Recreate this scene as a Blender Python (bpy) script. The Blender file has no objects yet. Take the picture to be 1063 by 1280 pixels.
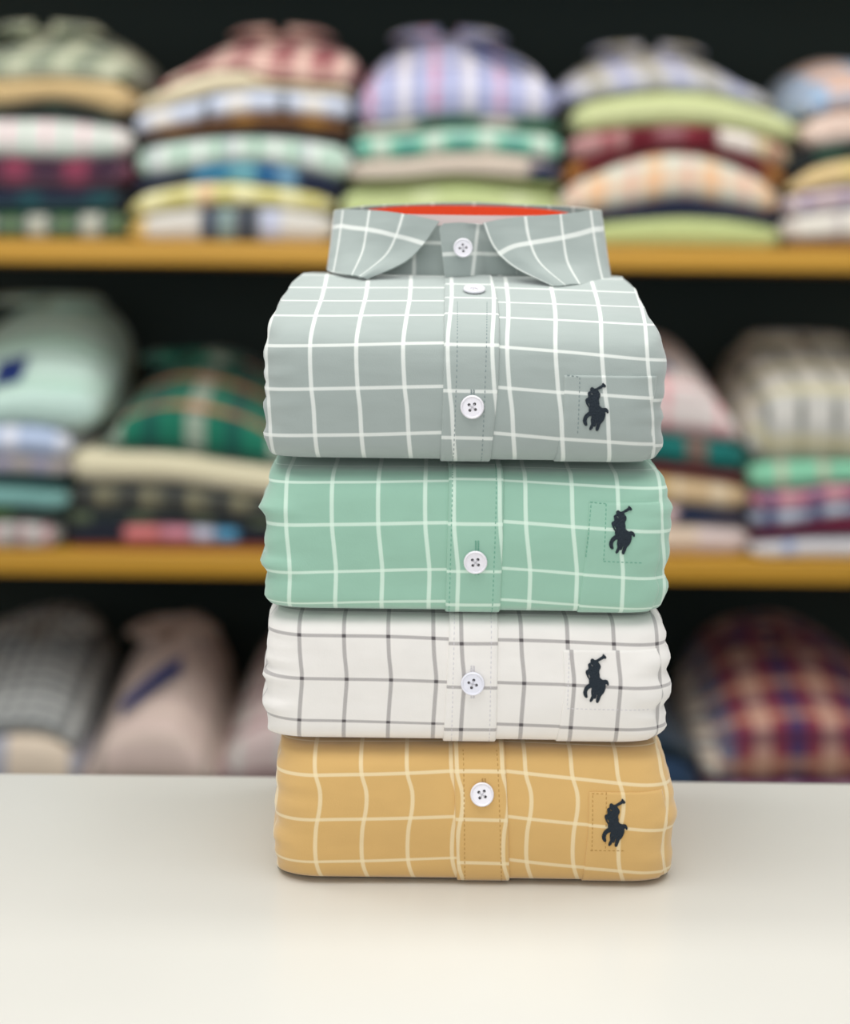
import bpy, bmesh, math, random
from mathutils import Vector, Matrix, noise
from mathutils.geometry import delaunay_2d_cdt
random.seed(7)
scn = bpy.context.scene
COL = scn.collection

# ------------------------------------------------------------------ camera
F = 1923.0                      # focal length in pixels of the 1063 x 1280 frame
HZ = 350.0                      # row of the horizon
CAM = Vector((0.0, -0.8, 0.3153))
RO = 0.0119
RV = Vector((math.cos(RO), 0, math.sin(RO)))
UV_ = Vector((-math.sin(RO), 0, math.cos(RO)))
FV = Vector((0, 1, 0))

def at(px, py, Y):
    u = (px - 531.5) / F; v = (HZ - py) / F
    return CAM + (Y - CAM.y) * (RV * u + UV_ * v + FV)

def proj(p):
    d = Vector(p) - CAM; t = d.dot(FV)
    return 531.5 + F * d.dot(RV) / t, HZ - F * d.dot(UV_) / t

cam = bpy.data.cameras.new('camera')
co = bpy.data.objects.new('camera', cam); COL.objects.link(co)
co.matrix_world = Matrix((
    (RV.x, UV_.x, 0, CAM.x), (RV.y, UV_.y, -1, CAM.y), (RV.z, UV_.z, 0, CAM.z), (0, 0, 0, 1)))
cam.sensor_fit = 'VERTICAL'; cam.sensor_height = 36.0; cam.sensor_width = 36.0 * 1063 / 1280
cam.lens = F / 1280 * 36.0
cam.shift_y = (HZ - 640.0) / 1280.0
cam.clip_start = 0.05; cam.clip_end = 30
cam.dof.use_dof = True
cam.dof.focus_distance = 0.822
cam.dof.aperture_fstop = cam.lens / 18.0
scn.camera = co

# ------------------------------------------------------------------ materials
def s2l(c):
    return c / 12.92 if c <= 0.04045 else ((c + 0.055) / 1.055) ** 2.4

def col(h):
    if isinstance(h, str):
        h = h.lstrip('#'); h = tuple(int(h[i:i+2], 16) for i in (0, 2, 4))
    return tuple(s2l(x / 255.0) for x in h) + (1.0,)

class NT:
    def __init__(s, name):
        s.m = bpy.data.materials.new(name); s.m.use_nodes = True
        s.t = s.m.node_tree; s.t.nodes.clear()
        s.out = s.t.nodes.new('ShaderNodeOutputMaterial')
        s.b = s.t.nodes.new('ShaderNodeBsdfPrincipled')
        s.t.links.new(s.b.outputs[0], s.out.inputs[0])
    def n(s, kind, **kw):
        o = s.t.nodes.new(kind)
        for k, v in kw.items(): setattr(o, k, v)
        return o
    def put(s, sock, v):
        if isinstance(v, bpy.types.NodeSocket): s.t.links.new(v, sock)
        else: sock.default_value = v
    def math(s, op, a, b=0.0, c=0.0):
        o = s.n('ShaderNodeMath', operation=op)
        s.put(o.inputs[0], a); s.put(o.inputs[1], b); s.put(o.inputs[2], c)
        return o.outputs[0]
    def mix(s, f, a, b):
        o = s.n('ShaderNodeMix', data_type='RGBA')
        s.put(o.inputs[0], f); s.put(o.inputs[6], a); s.put(o.inputs[7], b)
        return o.outputs[2]
    def uv(s):
        o = s.n('ShaderNodeUVMap', uv_map='UVMap'); x = s.n('ShaderNodeSeparateXYZ')
        s.t.links.new(o.outputs[0], x.inputs[0])
        return o.outputs[0], x.outputs[0], x.outputs[1]
    def band(s, x, period, center, width, soft):
        """1 inside bands of WIDTH repeated every PERIOD around CENTER"""
        if period:
            t = s.math('SUBTRACT', x, center - period * 0.5)
            t = s.math('MODULO', s.math('ADD', t, period * 400.0), period)
            t = s.math('ABSOLUTE', s.math('SUBTRACT', t, period * 0.5))
        else:
            t = s.math('ABSOLUTE', s.math('SUBTRACT', x, center))
        o = s.n('ShaderNodeMapRange', interpolation_type='SMOOTHSTEP')
        s.put(o.inputs[0], t); o.inputs[1].default_value = width * 0.5 + soft
        o.inputs[2].default_value = width * 0.5 - soft
        o.inputs[3].default_value = 0.0; o.inputs[4].default_value = 1.0
        return o.outputs[0]
    def bump(s, h, strength, dist):
        b = s.n('ShaderNodeBump'); b.inputs['Strength'].default_value = strength
        b.inputs['Distance'].default_value = dist
        s.t.links.new(h, b.inputs['Height']); s.t.links.new(b.outputs[0], s.b.inputs['Normal'])

def cloth(name, base, bands=(), blocks=(), soft=0.001, weave=2600.0, mottled=0.04, rough=0.85, hatch=0.0, detail=True, multiply=None):
    """woven cloth; bands = (axis, period, centre, width, colour, opacity); blocks = (u0, u1, colour, opacity)"""
    N = NT(name); uv, u, v = N.uv()
    c = col(base)
    tc = N.n('ShaderNodeTexCoord')
    nz = N.n('ShaderNodeTexNoise'); nz.inputs['Scale'].default_value = 60.0; nz.inputs['Detail'].default_value = 4
    N.t.links.new(tc.outputs['Object'], nz.inputs[0])
    f = N.math('MULTIPLY', nz.outputs[0], 1.0)
    dk = tuple(x * (1 - mottled * 2) for x in c[:3]) + (1,)
    cur = N.mix(f, c, dk)
    for (u0, u1, cc, op) in blocks:
        m = N.band(u, 0, (u0 + u1) / 2, abs(u1 - u0), soft * 3)
        cur = N.mix(N.math('MULTIPLY', m, op), cur, col(cc))
    ms = []
    for (ax, per, cen, wid, cc, op) in bands:
        m = N.band(u if ax == 'u' else v, per, cen, wid, soft)
        if hatch:
            w = N.n('ShaderNodeTexWave'); w.inputs['Scale'].default_value = 22.0; w.bands_direction = 'DIAGONAL'
            N.t.links.new(uv, w.inputs[0])
            m2 = N.math('MULTIPLY', m, N.math('MULTIPLY_ADD', w.outputs[1], hatch, 1 - hatch))
        else: m2 = m
        ms.append(m)
        cur = N.mix(N.math('MULTIPLY', m2, op), cur, col(cc))
    if multiply and len(ms) >= 2:
        x = N.math('MULTIPLY', ms[0], ms[1])
        cur = N.mix(N.math('MULTIPLY', x, multiply[1]), cur, col(multiply[0]))
    N.t.links.new(cur, N.b.inputs['Base Color'])
    N.b.inputs['Roughness'].default_value = rough
    N.b.inputs['Specular IOR Level'].default_value = 0.25
    N.b.inputs['Sheen Weight'].default_value = 0.4 if detail else 0.15
    N.b.inputs['Sheen Roughness'].default_value = 0.5
    if detail:
        n2 = N.n('ShaderNodeTexNoise'); n2.inputs['Scale'].default_value = weave; n2.inputs['Detail'].default_value = 2
        mp = N.n('ShaderNodeMapping'); mp.inputs['Scale'].default_value = (1, 1, 0.35)
        N.t.links.new(tc.outputs['Object'], mp.inputs[0]); N.t.links.new(mp.outputs[0], n2.inputs[0])
        n3 = N.n('ShaderNodeTexNoise'); n3.inputs['Scale'].default_value = 45; n3.inputs['Detail'].default_value = 2
        mp3 = N.n('ShaderNodeMapping'); mp3.inputs['Scale'].default_value = (0.45, 1, 1.3)
        N.t.links.new(tc.outputs['Object'], mp3.inputs[0]); N.t.links.new(mp3.outputs[0], n3.inputs[0])
        h = N.math('MULTIPLY_ADD', n3.outputs[0], 4.0, N.math('MULTIPLY', n2.outputs[0], 0.3))
        N.bump(h, 0.5, 0.0006)
    return N.m

def plain(name, c, rough=0.6, spec=0.4, bump=None, trans=None, coat=0.0):
    N = NT(name)
    tc = N.n('ShaderNodeTexCoord'); nz = N.n('ShaderNodeTexNoise')
    nz.inputs['Scale'].default_value = bump[0] if bump else 30.0
    N.t.links.new(tc.outputs['Object'], nz.inputs[0])
    cc = col(c); N.t.links.new(N.mix(nz.outputs[0], cc, tuple(x * 0.93 for x in cc[:3]) + (1,)), N.b.inputs['Base Color'])
    N.b.inputs['Roughness'].default_value = rough; N.b.inputs['Specular IOR Level'].default_value = spec
    N.b.inputs['Coat Weight'].default_value = coat
    if trans: N.b.inputs['Transmission Weight'].default_value = trans
    if bump: N.bump(nz.outputs[0], bump[1], bump[2])
    return N.m

def wood(name, c1, c2):
    N = NT(name); tc = N.n('ShaderNodeTexCoord'); mp = N.n('ShaderNodeMapping')
    mp.inputs['Scale'].default_value = (0.8, 9, 22); nz = N.n('ShaderNodeTexNoise')
    nz.inputs['Scale'].default_value = 3.0; nz.inputs['Detail'].default_value = 6; nz.inputs['Distortion'].default_value = 0.6
    N.t.links.new(tc.outputs['Object'], mp.inputs[0]); N.t.links.new(mp.outputs[0], nz.inputs[0])
    N.t.links.new(N.mix(nz.outputs[0], col(c1), col(c2)), N.b.inputs['Base Color'])
    N.b.inputs['Roughness'].default_value = 0.45
    N.bump(nz.outputs[0], 0.15, 0.001)
    return N.m

# ------------------------------------------------------------------ object helpers
def root(name, loc, label, cat, group=None):
    o = bpy.data.objects.new(name, None); COL.objects.link(o); o.location = loc
    o.empty_display_size = 0.02
    o['label'] = label; o['category'] = cat
    if group: o['group'] = group
    return o

def mk(name, verts, faces, mat, parent=None, uvs=None, sharp=None, flip=False):
    """verts in world space; uvs: one (u, v) per vertex"""
    top = parent
    while top is not None and top.parent is not None: top = top.parent
    L = Vector(top.location) if top is not None else Vector((0, 0, 0))
    me = bpy.data.meshes.new(name)
    me.from_pydata([tuple(Vector(v) - L) for v in verts], [], faces)
    me.materials.append(mat)
    if uvs:
        uvl = me.uv_layers.new(name='UVMap')
        for lp in me.loops: uvl.data[lp.index].uv = uvs[lp.vertex_index]
    bm = bmesh.new(); bm.from_mesh(me)
    bmesh.ops.recalc_face_normals(bm, faces=bm.faces)
    if flip: bmesh.ops.reverse_faces(bm, faces=bm.faces)
    bm.to_mesh(me); bm.free()
    for p in me.polygons: p.use_smooth = True
    if sharp: me.set_sharp_from_angle(angle=math.radians(sharp))
    o = bpy.data.objects.new(name, me); COL.objects.link(o); o.parent = parent
    return o

def box(name, lo, hi, mat, parent=None, bevel=0.0):
    bm = bmesh.new(); bmesh.ops.create_cube(bm, size=1.0)
    for v in bm.verts:
        v.co = Vector([lo[i] + (v.co[i] + 0.5) * (hi[i] - lo[i]) for i in range(3)])
    if bevel: bmesh.ops.bevel(bm, geom=bm.edges[:], offset=bevel, segments=3, affect='EDGES', profile=0.5)
    bm.verts.index_update()
    vs = [v.co.copy() for v in bm.verts]; fs = [[v.index for v in f.verts] for f in bm.faces]; bm.free()
    return mk(name, vs, fs, mat, parent, sharp=40)

def lerpl(pts, x):
    """piecewise linear through sorted (x, y), constant beyond the ends"""
    if x <= pts[0][0]: return pts[0][1]
    for (a, b), (c, d) in zip(pts, pts[1:]):
        if x <= c: return b + (d - b) * (x - a) / (c - a) if c > a else d
    return pts[-1][1]

def smoothl(pts, x):
    """monotone-ish smooth curve through sorted (x, y)"""
    if x <= pts[0][0]: return pts[0][1]
    if x >= pts[-1][0]: return pts[-1][1]
    n = len(pts)
    for i in range(n - 1):
        x0, y0 = pts[i]; x1, y1 = pts[i + 1]
        if x <= x1:
            h = x1 - x0 or 1e-9
            def sl(k):
                if k <= 0 or k >= n - 1: 
                    k = min(max(k, 0), n - 1)
                    a = pts[max(k - 1, 0)]; b = pts[min(k + 1, n - 1)]
                    return (b[1] - a[1]) / ((b[0] - a[0]) or 1e-9)
                a = pts[k - 1]; b = pts[k + 1]
                return (b[1] - a[1]) / ((b[0] - a[0]) or 1e-9)
            t = (x - x0) / h
            return ((2*t**3 - 3*t*t + 1) * y0 + (t**3 - 2*t*t + t) * h * sl(i)
                    + (-2*t**3 + 3*t*t) * y1 + (t**3 - t*t) * h * sl(i + 1))
    return pts[-1][1]

def extrap(pts, x, step):
    """pts: sorted (position, integer); linear inside, spacing STEP outside"""
    if x <= pts[0][0]: return pts[0][1] + (x - pts[0][0]) / step * (1 if pts[-1][1] >= pts[0][1] else -1)
    if x >= pts[-1][0]: return pts[-1][1] + (x - pts[-1][0]) / step * (1 if pts[-1][1] >= pts[0][1] else -1)
    return lerpl(pts, x)

def catmull(P, n_per=10):
    out = []
    for i in range(len(P) - 1):
        p0 = P[max(i - 1, 0)]; p1 = P[i]; p2 = P[i + 1]; p3 = P[min(i + 2, len(P) - 1)]
        for k in range(n_per):
            t = k / n_per
            out.append(tuple(0.5 * ((2*b) + (-a + c) * t + (2*a - 5*b + 4*c - d) * t*t + (-a + 3*b - 3*c + d) * t**3)
                             for a, b, c, d in zip(p0, p1, p2, p3)))
    out.append(tuple(P[-1]))
    return out

def resample(P, n):
    P = [Vector(p) for p in P]; L = [0]
    for a, b in zip(P, P[1:]): L.append(L[-1] + (b - a).length)
    out = []; j = 0
    for k in range(n):
        s = L[-1] * k / (n - 1)
        while j < len(P) - 2 and L[j + 1] < s: j += 1
        t = (s - L[j]) / ((L[j + 1] - L[j]) or 1e-9)
        out.append(P[j].lerp(P[j + 1], min(max(t, 0), 1)))
    return out, L[-1]

# ------------------------------------------------------------------ shared small materials
M_button = plain('button_resin', 'EFECF2', 0.3, 0.5, coat=0.3)
M_thread = plain('button_thread', 'BDBBC0', 0.8)
M_hole_shade = plain('button_hole_shade', '2A2628', 0.9, 0.1)
M_emb = plain('embroidery_navy', '1B2630', 0.75, 0.35, bump=(900, 0.9, 0.001))
M_clear = plain('button_translucent', 'EAEAF4', 0.25, 0.5, coat=0.3)

# ------------------------------------------------------------------ folded shirts at the front
PER = 0.02413   # spacing of the window-pane checks, metres

class Shirt:
    def __init__(s, key, lab, z0, prof, back, left, right, wob, vl, vlx, vtilt, ul, up, ur, pk_edges, mats, rows=96):
        s.key = key
        Yc = back / 2
        s.D = back; s.Yc = Yc
        fr, Lf = resample([(y, z, 0) for y, z in catmull(prof, 12)], rows)
        top = fr[-1]; bot = fr[0]
        H = top.y - bot.y; r = min(0.02, H * 0.25)
        bk = [(top.x, top.y), (back - r * 1.2, top.y - 0.0005), (back - r * .3, top.y - r * .45), (back, top.y - r * 1.3),
              (back, bot.y + r * 1.3), (back - r * .3, bot.y + r * .35), (back - r * 1.2, bot.y), (bot.x, bot.y)]
        bkr, _ = resample([(y, z, 0) for y, z in catmull(bk, 8)], rows)
        s.front = fr; s.Lf = Lf; s.backp = list(reversed(bkr)); s.rows = rows
        s.zmin = bot.y; s.zmax = top.y
        s.XL = sorted((at(px, py, Y).z, at(px, py, Y).x) for px, py, Y in left)
        s.XR = sorted((at(px, py, Y).z, at(px, py, Y).x) for px, py, Y in right)
        s.wob = sorted((at(560, py, 0).z, dx * 0.8 / F) for py, dx in wob)
        s.root = root('folded_shirt', (at(585, 900, 0).x, Yc, bot.y), lab, 'shirt', None)
        X = lambda px: at(px, 700, 0.0).x - at(531.5, 700, 0.0).x
        s.ul = [(X(p), i) for i, p in enumerate(ul)]
        s.up = [(X(p), i) for i, p in enumerate(up)]
        s.ur = [(X(p), i) for i, p in enumerate(ur)]
        s.pk = [sorted((at(px, py, 0).z, at(px, py, 0).x) for px, py in e) for e in pk_edges]
        s.vl = {}
        for k in vl:
            pts = sorted((s.find_s(vlx[k], py), -i) for i, py in enumerate(vl[k]))
            s.vl[k] = pts
        s.vtilt = vtilt; s.vlx = {k: X(p) for k, p in vlx.items()}
        s.mats = mats

    def prof(s, t, pts=None):
        pts = pts or s.front
        f = min(max(t / s.Lf, 0), 1) * (s.rows - 1); i = min(int(f), s.rows - 2)
        return pts[i].lerp(pts[i + 1], f - i)

    def ext(s, z):
        f = min(1.0, (z - s.zmin) / 0.01, max(0.0, (s.zmax - z) / 0.02)); f = max(f, 0.0)
        # edges of the folded layers: fine ridges running back along each end
        k1 = abs(math.sin(z * 310 + 1.3 * math.sin(z * 90 + s.zmin * 40))) ** 1.6 - 0.45
        k2 = abs(math.sin(z * 270 + 1.7 * math.sin(z * 70 + 2 + s.zmin * 60))) ** 1.6 - 0.45
        l = 0.5 * (smoothl(s.XL, z) + lerpl(s.XL, z)); r = 0.5 * (smoothl(s.XR, z) + lerpl(s.XR, z))
        return l - 0.0011 * f * k1, r + 0.0011 * f * k2

    def S0(s, x, t, pts=None):
        p = s.prof(t, pts); z = p.y
        xl, xr = s.ext(z)
        r = 0.024; d = max(min(x - xl, xr - x), 0.0)
        ins = 0.0
        if d < r:
            q = 1 - d / r; ins = 0.019 * (1 - math.sqrt(max(1 - q * q, 0)))
        k = 1 - ins / s.Yc
        y = s.Yc + (p.x - s.Yc) * k
        # soft pressed creases and billows in the cloth
        w = min(d / 0.02, 1.0)
        n = noise.noise(Vector((x * 9, z * 34, 3.1 + s.zmin * 50))) * 0.0012 + noise.noise(Vector((x * 26, z * 60, 7.7))) * 0.0004
        n += 0.0006 * math.sin((z - s.zmin) * 95 + 2.0 * math.sin(x * 12))
        e = max(0.0, 1 - d / 0.03)
        n += e * e * 0.0012 * math.sin(z * 420 + 5 * noise.noise(Vector((x * 20, z * 30, 1))))
        y += (n * w if p.x < s.Yc else 0) * max(0.0, min(1.0, (s.zmax - z) / 0.01, (z - s.zmin) / 0.006))
        return Vector((x, y, z))

    def S(s, x, t, off=0.0):
        p = s.S0(x, t)
        if off:
            a = s.S0(x + 0.001, t) - s.S0(x - 0.001, t); b = s.S0(x, t + 0.001) - s.S0(x, t - 0.001)
            n = a.cross(b)
            if n.length > 1e-12: n.normalize()
            if n.y > 0 and abs(n.y) > abs(n.z): n = -n
            p = p + n * off
        return p

    def find_s(s, px, py):
        best = None
        for k in range(s.rows * 3):
            t = s.Lf * k / (s.rows * 3 - 1); p = s.prof(t)
            if p.x > s.Yc + 0.02 or (p.x > 0.012 and p.y < s.zmin + 0.02): continue
            x = at(px, py, p.x).x
            q = proj((x, p.x, p.y))
            d = abs(q[1] - py)
            if best is None or d < best[0]: best = (d, t)
        return best[1]

    def loc(s, px, py):
        t = s.find_s(px, py); p = s.prof(t)
        return at(px, py, p.x).x, t

    def uv(s, x, t, panel):
        z = s.prof(t).y
        w = smoothl(s.wob, z)
        tab = {'l': s.ul, 'p': s.up, 'r': s.ur, 'k': s.ur}[panel]
        xx = x + RO * (z - CAM.z)
        u = extrap(tab, xx - w, PER)
        vk = panel if panel in s.vl else 'r'
        tt = t + s.vtilt.get(panel, 0) * (xx - s.vlx[vk])
        tt += 0.0005 * noise.noise(Vector((x * 22, z * 22, 9)))
        v = extrap(s.vl[vk], tt, PER)
        return (u, v)

    def body(s):
        ends = sorted(0.030 * (1 - math.cos(math.pi / 2 * k / 14)) for k in range(14))
        NM = 90
        verts = []; uvs = []
        pc = sum(lerpl(s.pk[i], s.zmin + 0.04) for i in (0, 1)) / 2
        def ring(pts, t):
            z = s.prof(t, pts).y; xl, xr = s.ext(z)
            xs = [xl + e for e in ends] + [xl + 0.030 + (xr - xl - 0.060) * k / (NM - 1) for k in range(NM)] + [xr - e for e in reversed(ends)]
            return [s.S0(x, t, pts) for x in xs], xs
        R = s.rows; W = None; grid = [[], []]
        for h, pts in enumerate((s.front, s.backp)):
            for i in range(R):
                t = s.Lf * i / (R - 1)
                if h == 1 and i in (0, R - 1): grid[1].append(grid[0][i]); continue
                ps, xs = ring(pts, t); row = []
                for p, x in zip(ps, xs):
                    row.append(len(verts)); verts.append(p); uvs.append(s.uv(x, t, 'l' if x < pc else 'r'))
                grid[h].append(row)
        W = len(grid[0][0]); faces = []
        for h in (0, 1):
            for i in range(R - 1):
                for j in range(W - 1):
                    faces.append((grid[h][i][j], grid[h][i][j+1], grid[h][i+1][j+1], grid[h][i+1][j]))
        M = 8
        for j in (0, W - 1):
            cg = []
            sg = -1 if j == 0 else 1
            for i in range(R):
                a = grid[0][i][j]; b = grid[1][i][j]
                if a == b: cg.append([a] * (M + 1)); continue
                row = [a]
                for k in range(1, M):
                    f = k / M; p = verts[a].lerp(verts[b], f)
                    p.x += sg * 0.0025 * math.sin(math.pi * f) + sg * 0.0012 * noise.noise(Vector((p.y * 30, p.z * 90, sg)))
                    row.append(len(verts)); verts.append(p); uvs.append((uvs[a][0] + sg * f * 4, uvs[a][1]))
                row.append(b); cg.append(row)
            for i in range(R - 1):
                for k in range(M):
                    q = [cg[i][k], cg[i][k+1], cg[i+1][k+1], cg[i+1][k]]
                    q2 = []
                    for x in q:
                        if x not in q2: q2.append(x)
                    if len(q2) >= 3: faces.append(q2)
        return mk('shirt_body', verts, faces, s.mats['body'], s.root, uvs)

    def patch(s, name, xf0, xf1, t0, t1, off, panel, mat, nx=16, nt=90, parent=None, hang=0.0):
        """a layer of cloth laid on the body: raised by off, its edges turned down"""
        verts = []; uvs = []; faces = []
        t1 = min(t1, s.Lf)
        rows = [(t0, -0.0006)] + [(t0 + (t1 - t0) * k / (nt - 1), off) for k in range(nt)] + [(t1, -0.0006)]
        W = nx + 4
        for (t, o) in rows:
            z = s.prof(t).y; a = xf0(z); b = xf1(z); e = 0.0006
            xs = [(a, -0.0006), (a, min(o, off * .6)), (a + e, o)] + [(a + e + (b - a - 2*e) * k / (nx - 1), o) for k in range(1, nx - 1)] + [(b - e, o), (b, min(o, off * .6)), (b, -0.0006)]
            for x, oo in xs:
                verts.append(s.S(x, t, min(oo, o))); uvs.append(s.uv(x, t, panel))
            W = len(xs)
        for i in range(len(rows) - 1):
            for j in range(W - 1):
                k = i * W + j; faces.append((k, k + 1, k + W + 1, k + W))
        o = mk(name, verts, faces, mat, parent or s.root, uvs, sharp=None)
        return o

    def dashes(s, name, lines, off, mat, parent, dash=0.0013, gap=0.0012, w=0.00032, jit=0.0):
        verts = []; faces = []
        for line in lines:
            pts = []
            for (px, py) in line: pts.append(s.loc(px, py))
            P = [Vector((a, b, 0)) for a, b in pts]
            for A, B in zip(P, P[1:]):
                L = (B - A).length; d = (B - A) / L; nrm = Vector((-d.y, d.x, 0)); k = 0.0
                while k + dash < L:
                    a = A + d * k; b = A + d * (k + dash)
                    q = [a + nrm * w, b + nrm * w, b - nrm * w, a - nrm * w]; base = len(verts)
                    for v in q: verts.append(s.S(v.x, v.y, off))
                    for v in q:
                        c = (a + b) / 2; v2 = v.lerp(c, 0.25); verts.append(s.S(v2.x, v2.y, off + 0.00015))
                    for f in ((4,5,6,7), (0,1,5,4), (1,2,6,5), (2,3,7,6), (3,0,4,7)):
                        faces.append([base + i for i in f])
                    k += dash + gap
        return mk(name, verts, faces, mat, parent)

    def frame(s, px, py, off):
        x, t = s.loc(px, py); p = s.S(x, t, off)
        a = (s.S0(x + 0.004, t) - s.S0(x - 0.004, t)).normalized()
        b = (s.S0(x, t + 0.004) - s.S0(x, t - 0.004)).normalized()
        n = a.cross(b).normalized()
        if n.y > 0 and n.z < 0.5: n = -n
        b = n.cross(a).normalized()
        return p, a, b, n

def curve_mesh(loops, extrude, bevel=0.0, res=1):
    """flat filled outlines (outer first, then holes) -> thick mesh data (verts, faces), via a 2D curve"""
    cu = bpy.data.curves.new('outline', 'CURVE'); cu.dimensions = '2D'; cu.fill_mode = 'BOTH'
    cu.extrude = extrude; cu.bevel_depth = bevel; cu.bevel_resolution = 1
    for lp in loops:
        sp = cu.splines.new('POLY'); sp.points.add(len(lp) - 1); sp.use_cyclic_u = True
        for q, (x, y) in zip(sp.points, lp): q.co = (x, y, 0, 1)
    ob = bpy.data.objects.new('outline', cu); COL.objects.link(ob)
    dg = bpy.context.evaluated_depsgraph_get(); me = bpy.data.meshes.new_from_object(ob.evaluated_get(dg))
    vs = [v.co.copy() for v in me.vertices]; fs = [list(p.vertices) for p in me.polygons]
    bpy.data.objects.remove(ob); bpy.data.curves.remove(cu); bpy.data.meshes.remove(me)
    return vs, fs

def circle(cx, cy, r, n): return [(cx + r * math.cos(2*math.pi*k/n), cy + r * math.sin(2*math.pi*k/n)) for k in range(n)]

BR = 0.00615
def button_geo():
    h = 0.0017
    A = [circle(0, 0, BR * 0.80, 40)] + [circle(a * h, b * h, 0.00080, 10) for a in (-.85, .85) for b in (-.85, .85)]
    vs, fs = curve_mesh(A, 0.0005)
    # raised rim, a turned ring around the dished middle
    prof = [(BR * .78, -0.0005), (BR * .78, 0.0005), (BR * .83, 0.00085), (BR * .90, 0.0011), (BR * .96, 0.0009), (BR, 0.0003), (BR * .98, -0.0004), (BR * .9, -0.0007)]
    n = 48; base = len(vs)
    for k in range(n):
        a = 2 * math.pi * k / n
        for r, z in prof: vs.append(Vector((r * math.cos(a), r * math.sin(a), z)))
    m = len(prof)
    for k in range(n):
        for j in range(m):
            fs.append([base + k*m + j, base + ((k+1) % n)*m + j, base + ((k+1) % n)*m + (j+1) % m, base + k*m + (j+1) % m])
    return vs, fs
BVS, BFS = button_geo()

def tubeline(P, r, n=8):
    vs = []; fs = []
    for i, p in enumerate(P):
        d = (P[min(i+1, len(P)-1)] - P[max(i-1, 0)]).normalized()
        a = d.cross(Vector((0.3, 0.2, 1))).normalized(); b = d.cross(a)
        for k in range(n):
            t = 2 * math.pi * k / n; vs.append(p + (a * math.cos(t) + b * math.sin(t)) * r)
    for i in range(len(P) - 1):
        for k in range(n): fs.append([i*n+k, i*n+(k+1) % n, (i+1)*n+(k+1) % n, (i+1)*n+k])
    fs.append(list(range(n))); fs.append(list(range((len(P)-1)*n, len(P)*n)))
    return vs, fs

def add_button(shirt_root, fr, ang, mat, label, thread_mat=None, scale=1.0, lift=0.0010):
    p, a, b, n = fr
    a2 = a * math.cos(ang) + b * math.sin(ang); b2 = -a * math.sin(ang) + b * math.cos(ang)
    T = lambda v: p + (a2 * v.x + b2 * v.y) * scale + n * (v.z + lift)
    o = mk('button', [T(v) for v in BVS], BFS, mat, shirt_root, sharp=50)
    o['label'] = label
    vs = []; fs = []; h = 0.0017 * .85
    for (p0, p1) in (((-h, -h), (h, h)), ((-h, h), (h, -h))):
        P = [Vector((p0[0] + (p1[0]-p0[0])*k/6, p0[1] + (p1[1]-p0[1])*k/6, 0.00045 + 0.00055 * math.sin(math.pi*k/6))) for k in range(7)]
        v, f = tubeline(P, 0.00018, 6); q = len(vs); vs += v; fs += [[i + q for i in g] for g in f]
    mk('thread', [T(v) for v in vs], fs, thread_mat or M_thread, o)
    # dark discs behind the holes, their colour stands in for the shade inside
    vs = []; fs = []
    for sx in (-h, h):
        for sy in (-h, h):
            q = len(vs); c = circle(sx, sy, 0.00095, 10); vs += [Vector((x, y, -0.00045)) for x, y in c] + [Vector((x, y, -0.0009)) for x, y in c]
            fs.append([q + i for i in range(10)]); fs.append([q + 10 + i for i in range(10)])
            for i in range(10): fs.append([q+i, q+(i+1) % 10, q+10+(i+1) % 10, q+10+i])
    mk('hole_shade_disc', [T(v) for v in vs], fs, M_hole_shade, o)
    return o

EMB = [(575,155),(605,180),(638,215),(630,245),(585,240),(545,265),(500,285),(470,300),(490,335),(520,370),(525,420),(500,460),(490,500),(505,560),(500,605),(540,645),(580,660),(620,650),(660,665),(685,710),(680,755),(660,755),(650,725),(615,735),(625,790),(605,860),(575,920),(530,960),(510,1020),(485,1090),(455,1105),(435,1085),(445,1020),(466,950),(468,900),(448,940),(430,1010),(400,1020),(385,1010),(365,1060),(325,1090),(308,1070),(330,1010),(350,970),(335,900),(345,850),(355,800),(310,815),(270,845),(250,890),(255,950),(268,990),(240,1008),(205,985),(178,920),(190,850),(225,785),(270,750),(300,730),(295,690),(300,660),(275,620),(250,580),(225,510),(240,475),(285,455),(285,410),(272,365),(295,340),(325,330),(325,275),(345,250),(375,250),(400,275),(440,275),(500,235),(550,205),(565,190)]
EMH = [[(335,350),(360,368),(385,398),(360,400),(332,375)], [(275,540),(300,560),(322,618),(305,633),(282,590)], [(385,890),(400,902),(390,940),(378,930)]]

def chaikin(P):
    out = []
    for a, b in zip(P, P[1:] + P[:1]):
        out.append((a[0]*.75 + b[0]*.25, a[1]*.75 + b[1]*.25)); out.append((a[0]*.25 + b[0]*.75, a[1]*.25 + b[1]*.75))
    return out

def add_emblem(sh, px0, py0, off):
    k = 0.8 / F / 16.0
    cx, cy = 431, 630
    f = lambda P: [((x - cx) * k, -(y - cy) * k) for x, y in chaikin(P)]
    vs, fs = curve_mesh([f(EMB)] + [f(h) for h in EMH], 0.00035, 0.0001)
    X, t = sh.loc(px0 + (cx - 178) / 16.0, py0 + (cy - 155) / 16.0)
    def T(v):
        return sh.S(X + v.x, t + v.y, off + 0.0003 + v.z)
    # knots of stitching give the embroidery its relief
    return mk('embroidered_emblem', [T(v) for v in vs], fs, M_emb, sh.root, sharp=60)

def buttonhole(sh, px, y0, y1, off, mat, parent):
    lines = [[(px - 1.6, y0), (px - 1.6, y1)], [(px + 1.6, y0), (px + 1.6, y1)]]
    sh.dashes('buttonhole', lines, off, mat, parent, dash=0.0007, gap=0.0002, w=0.0004)

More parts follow.
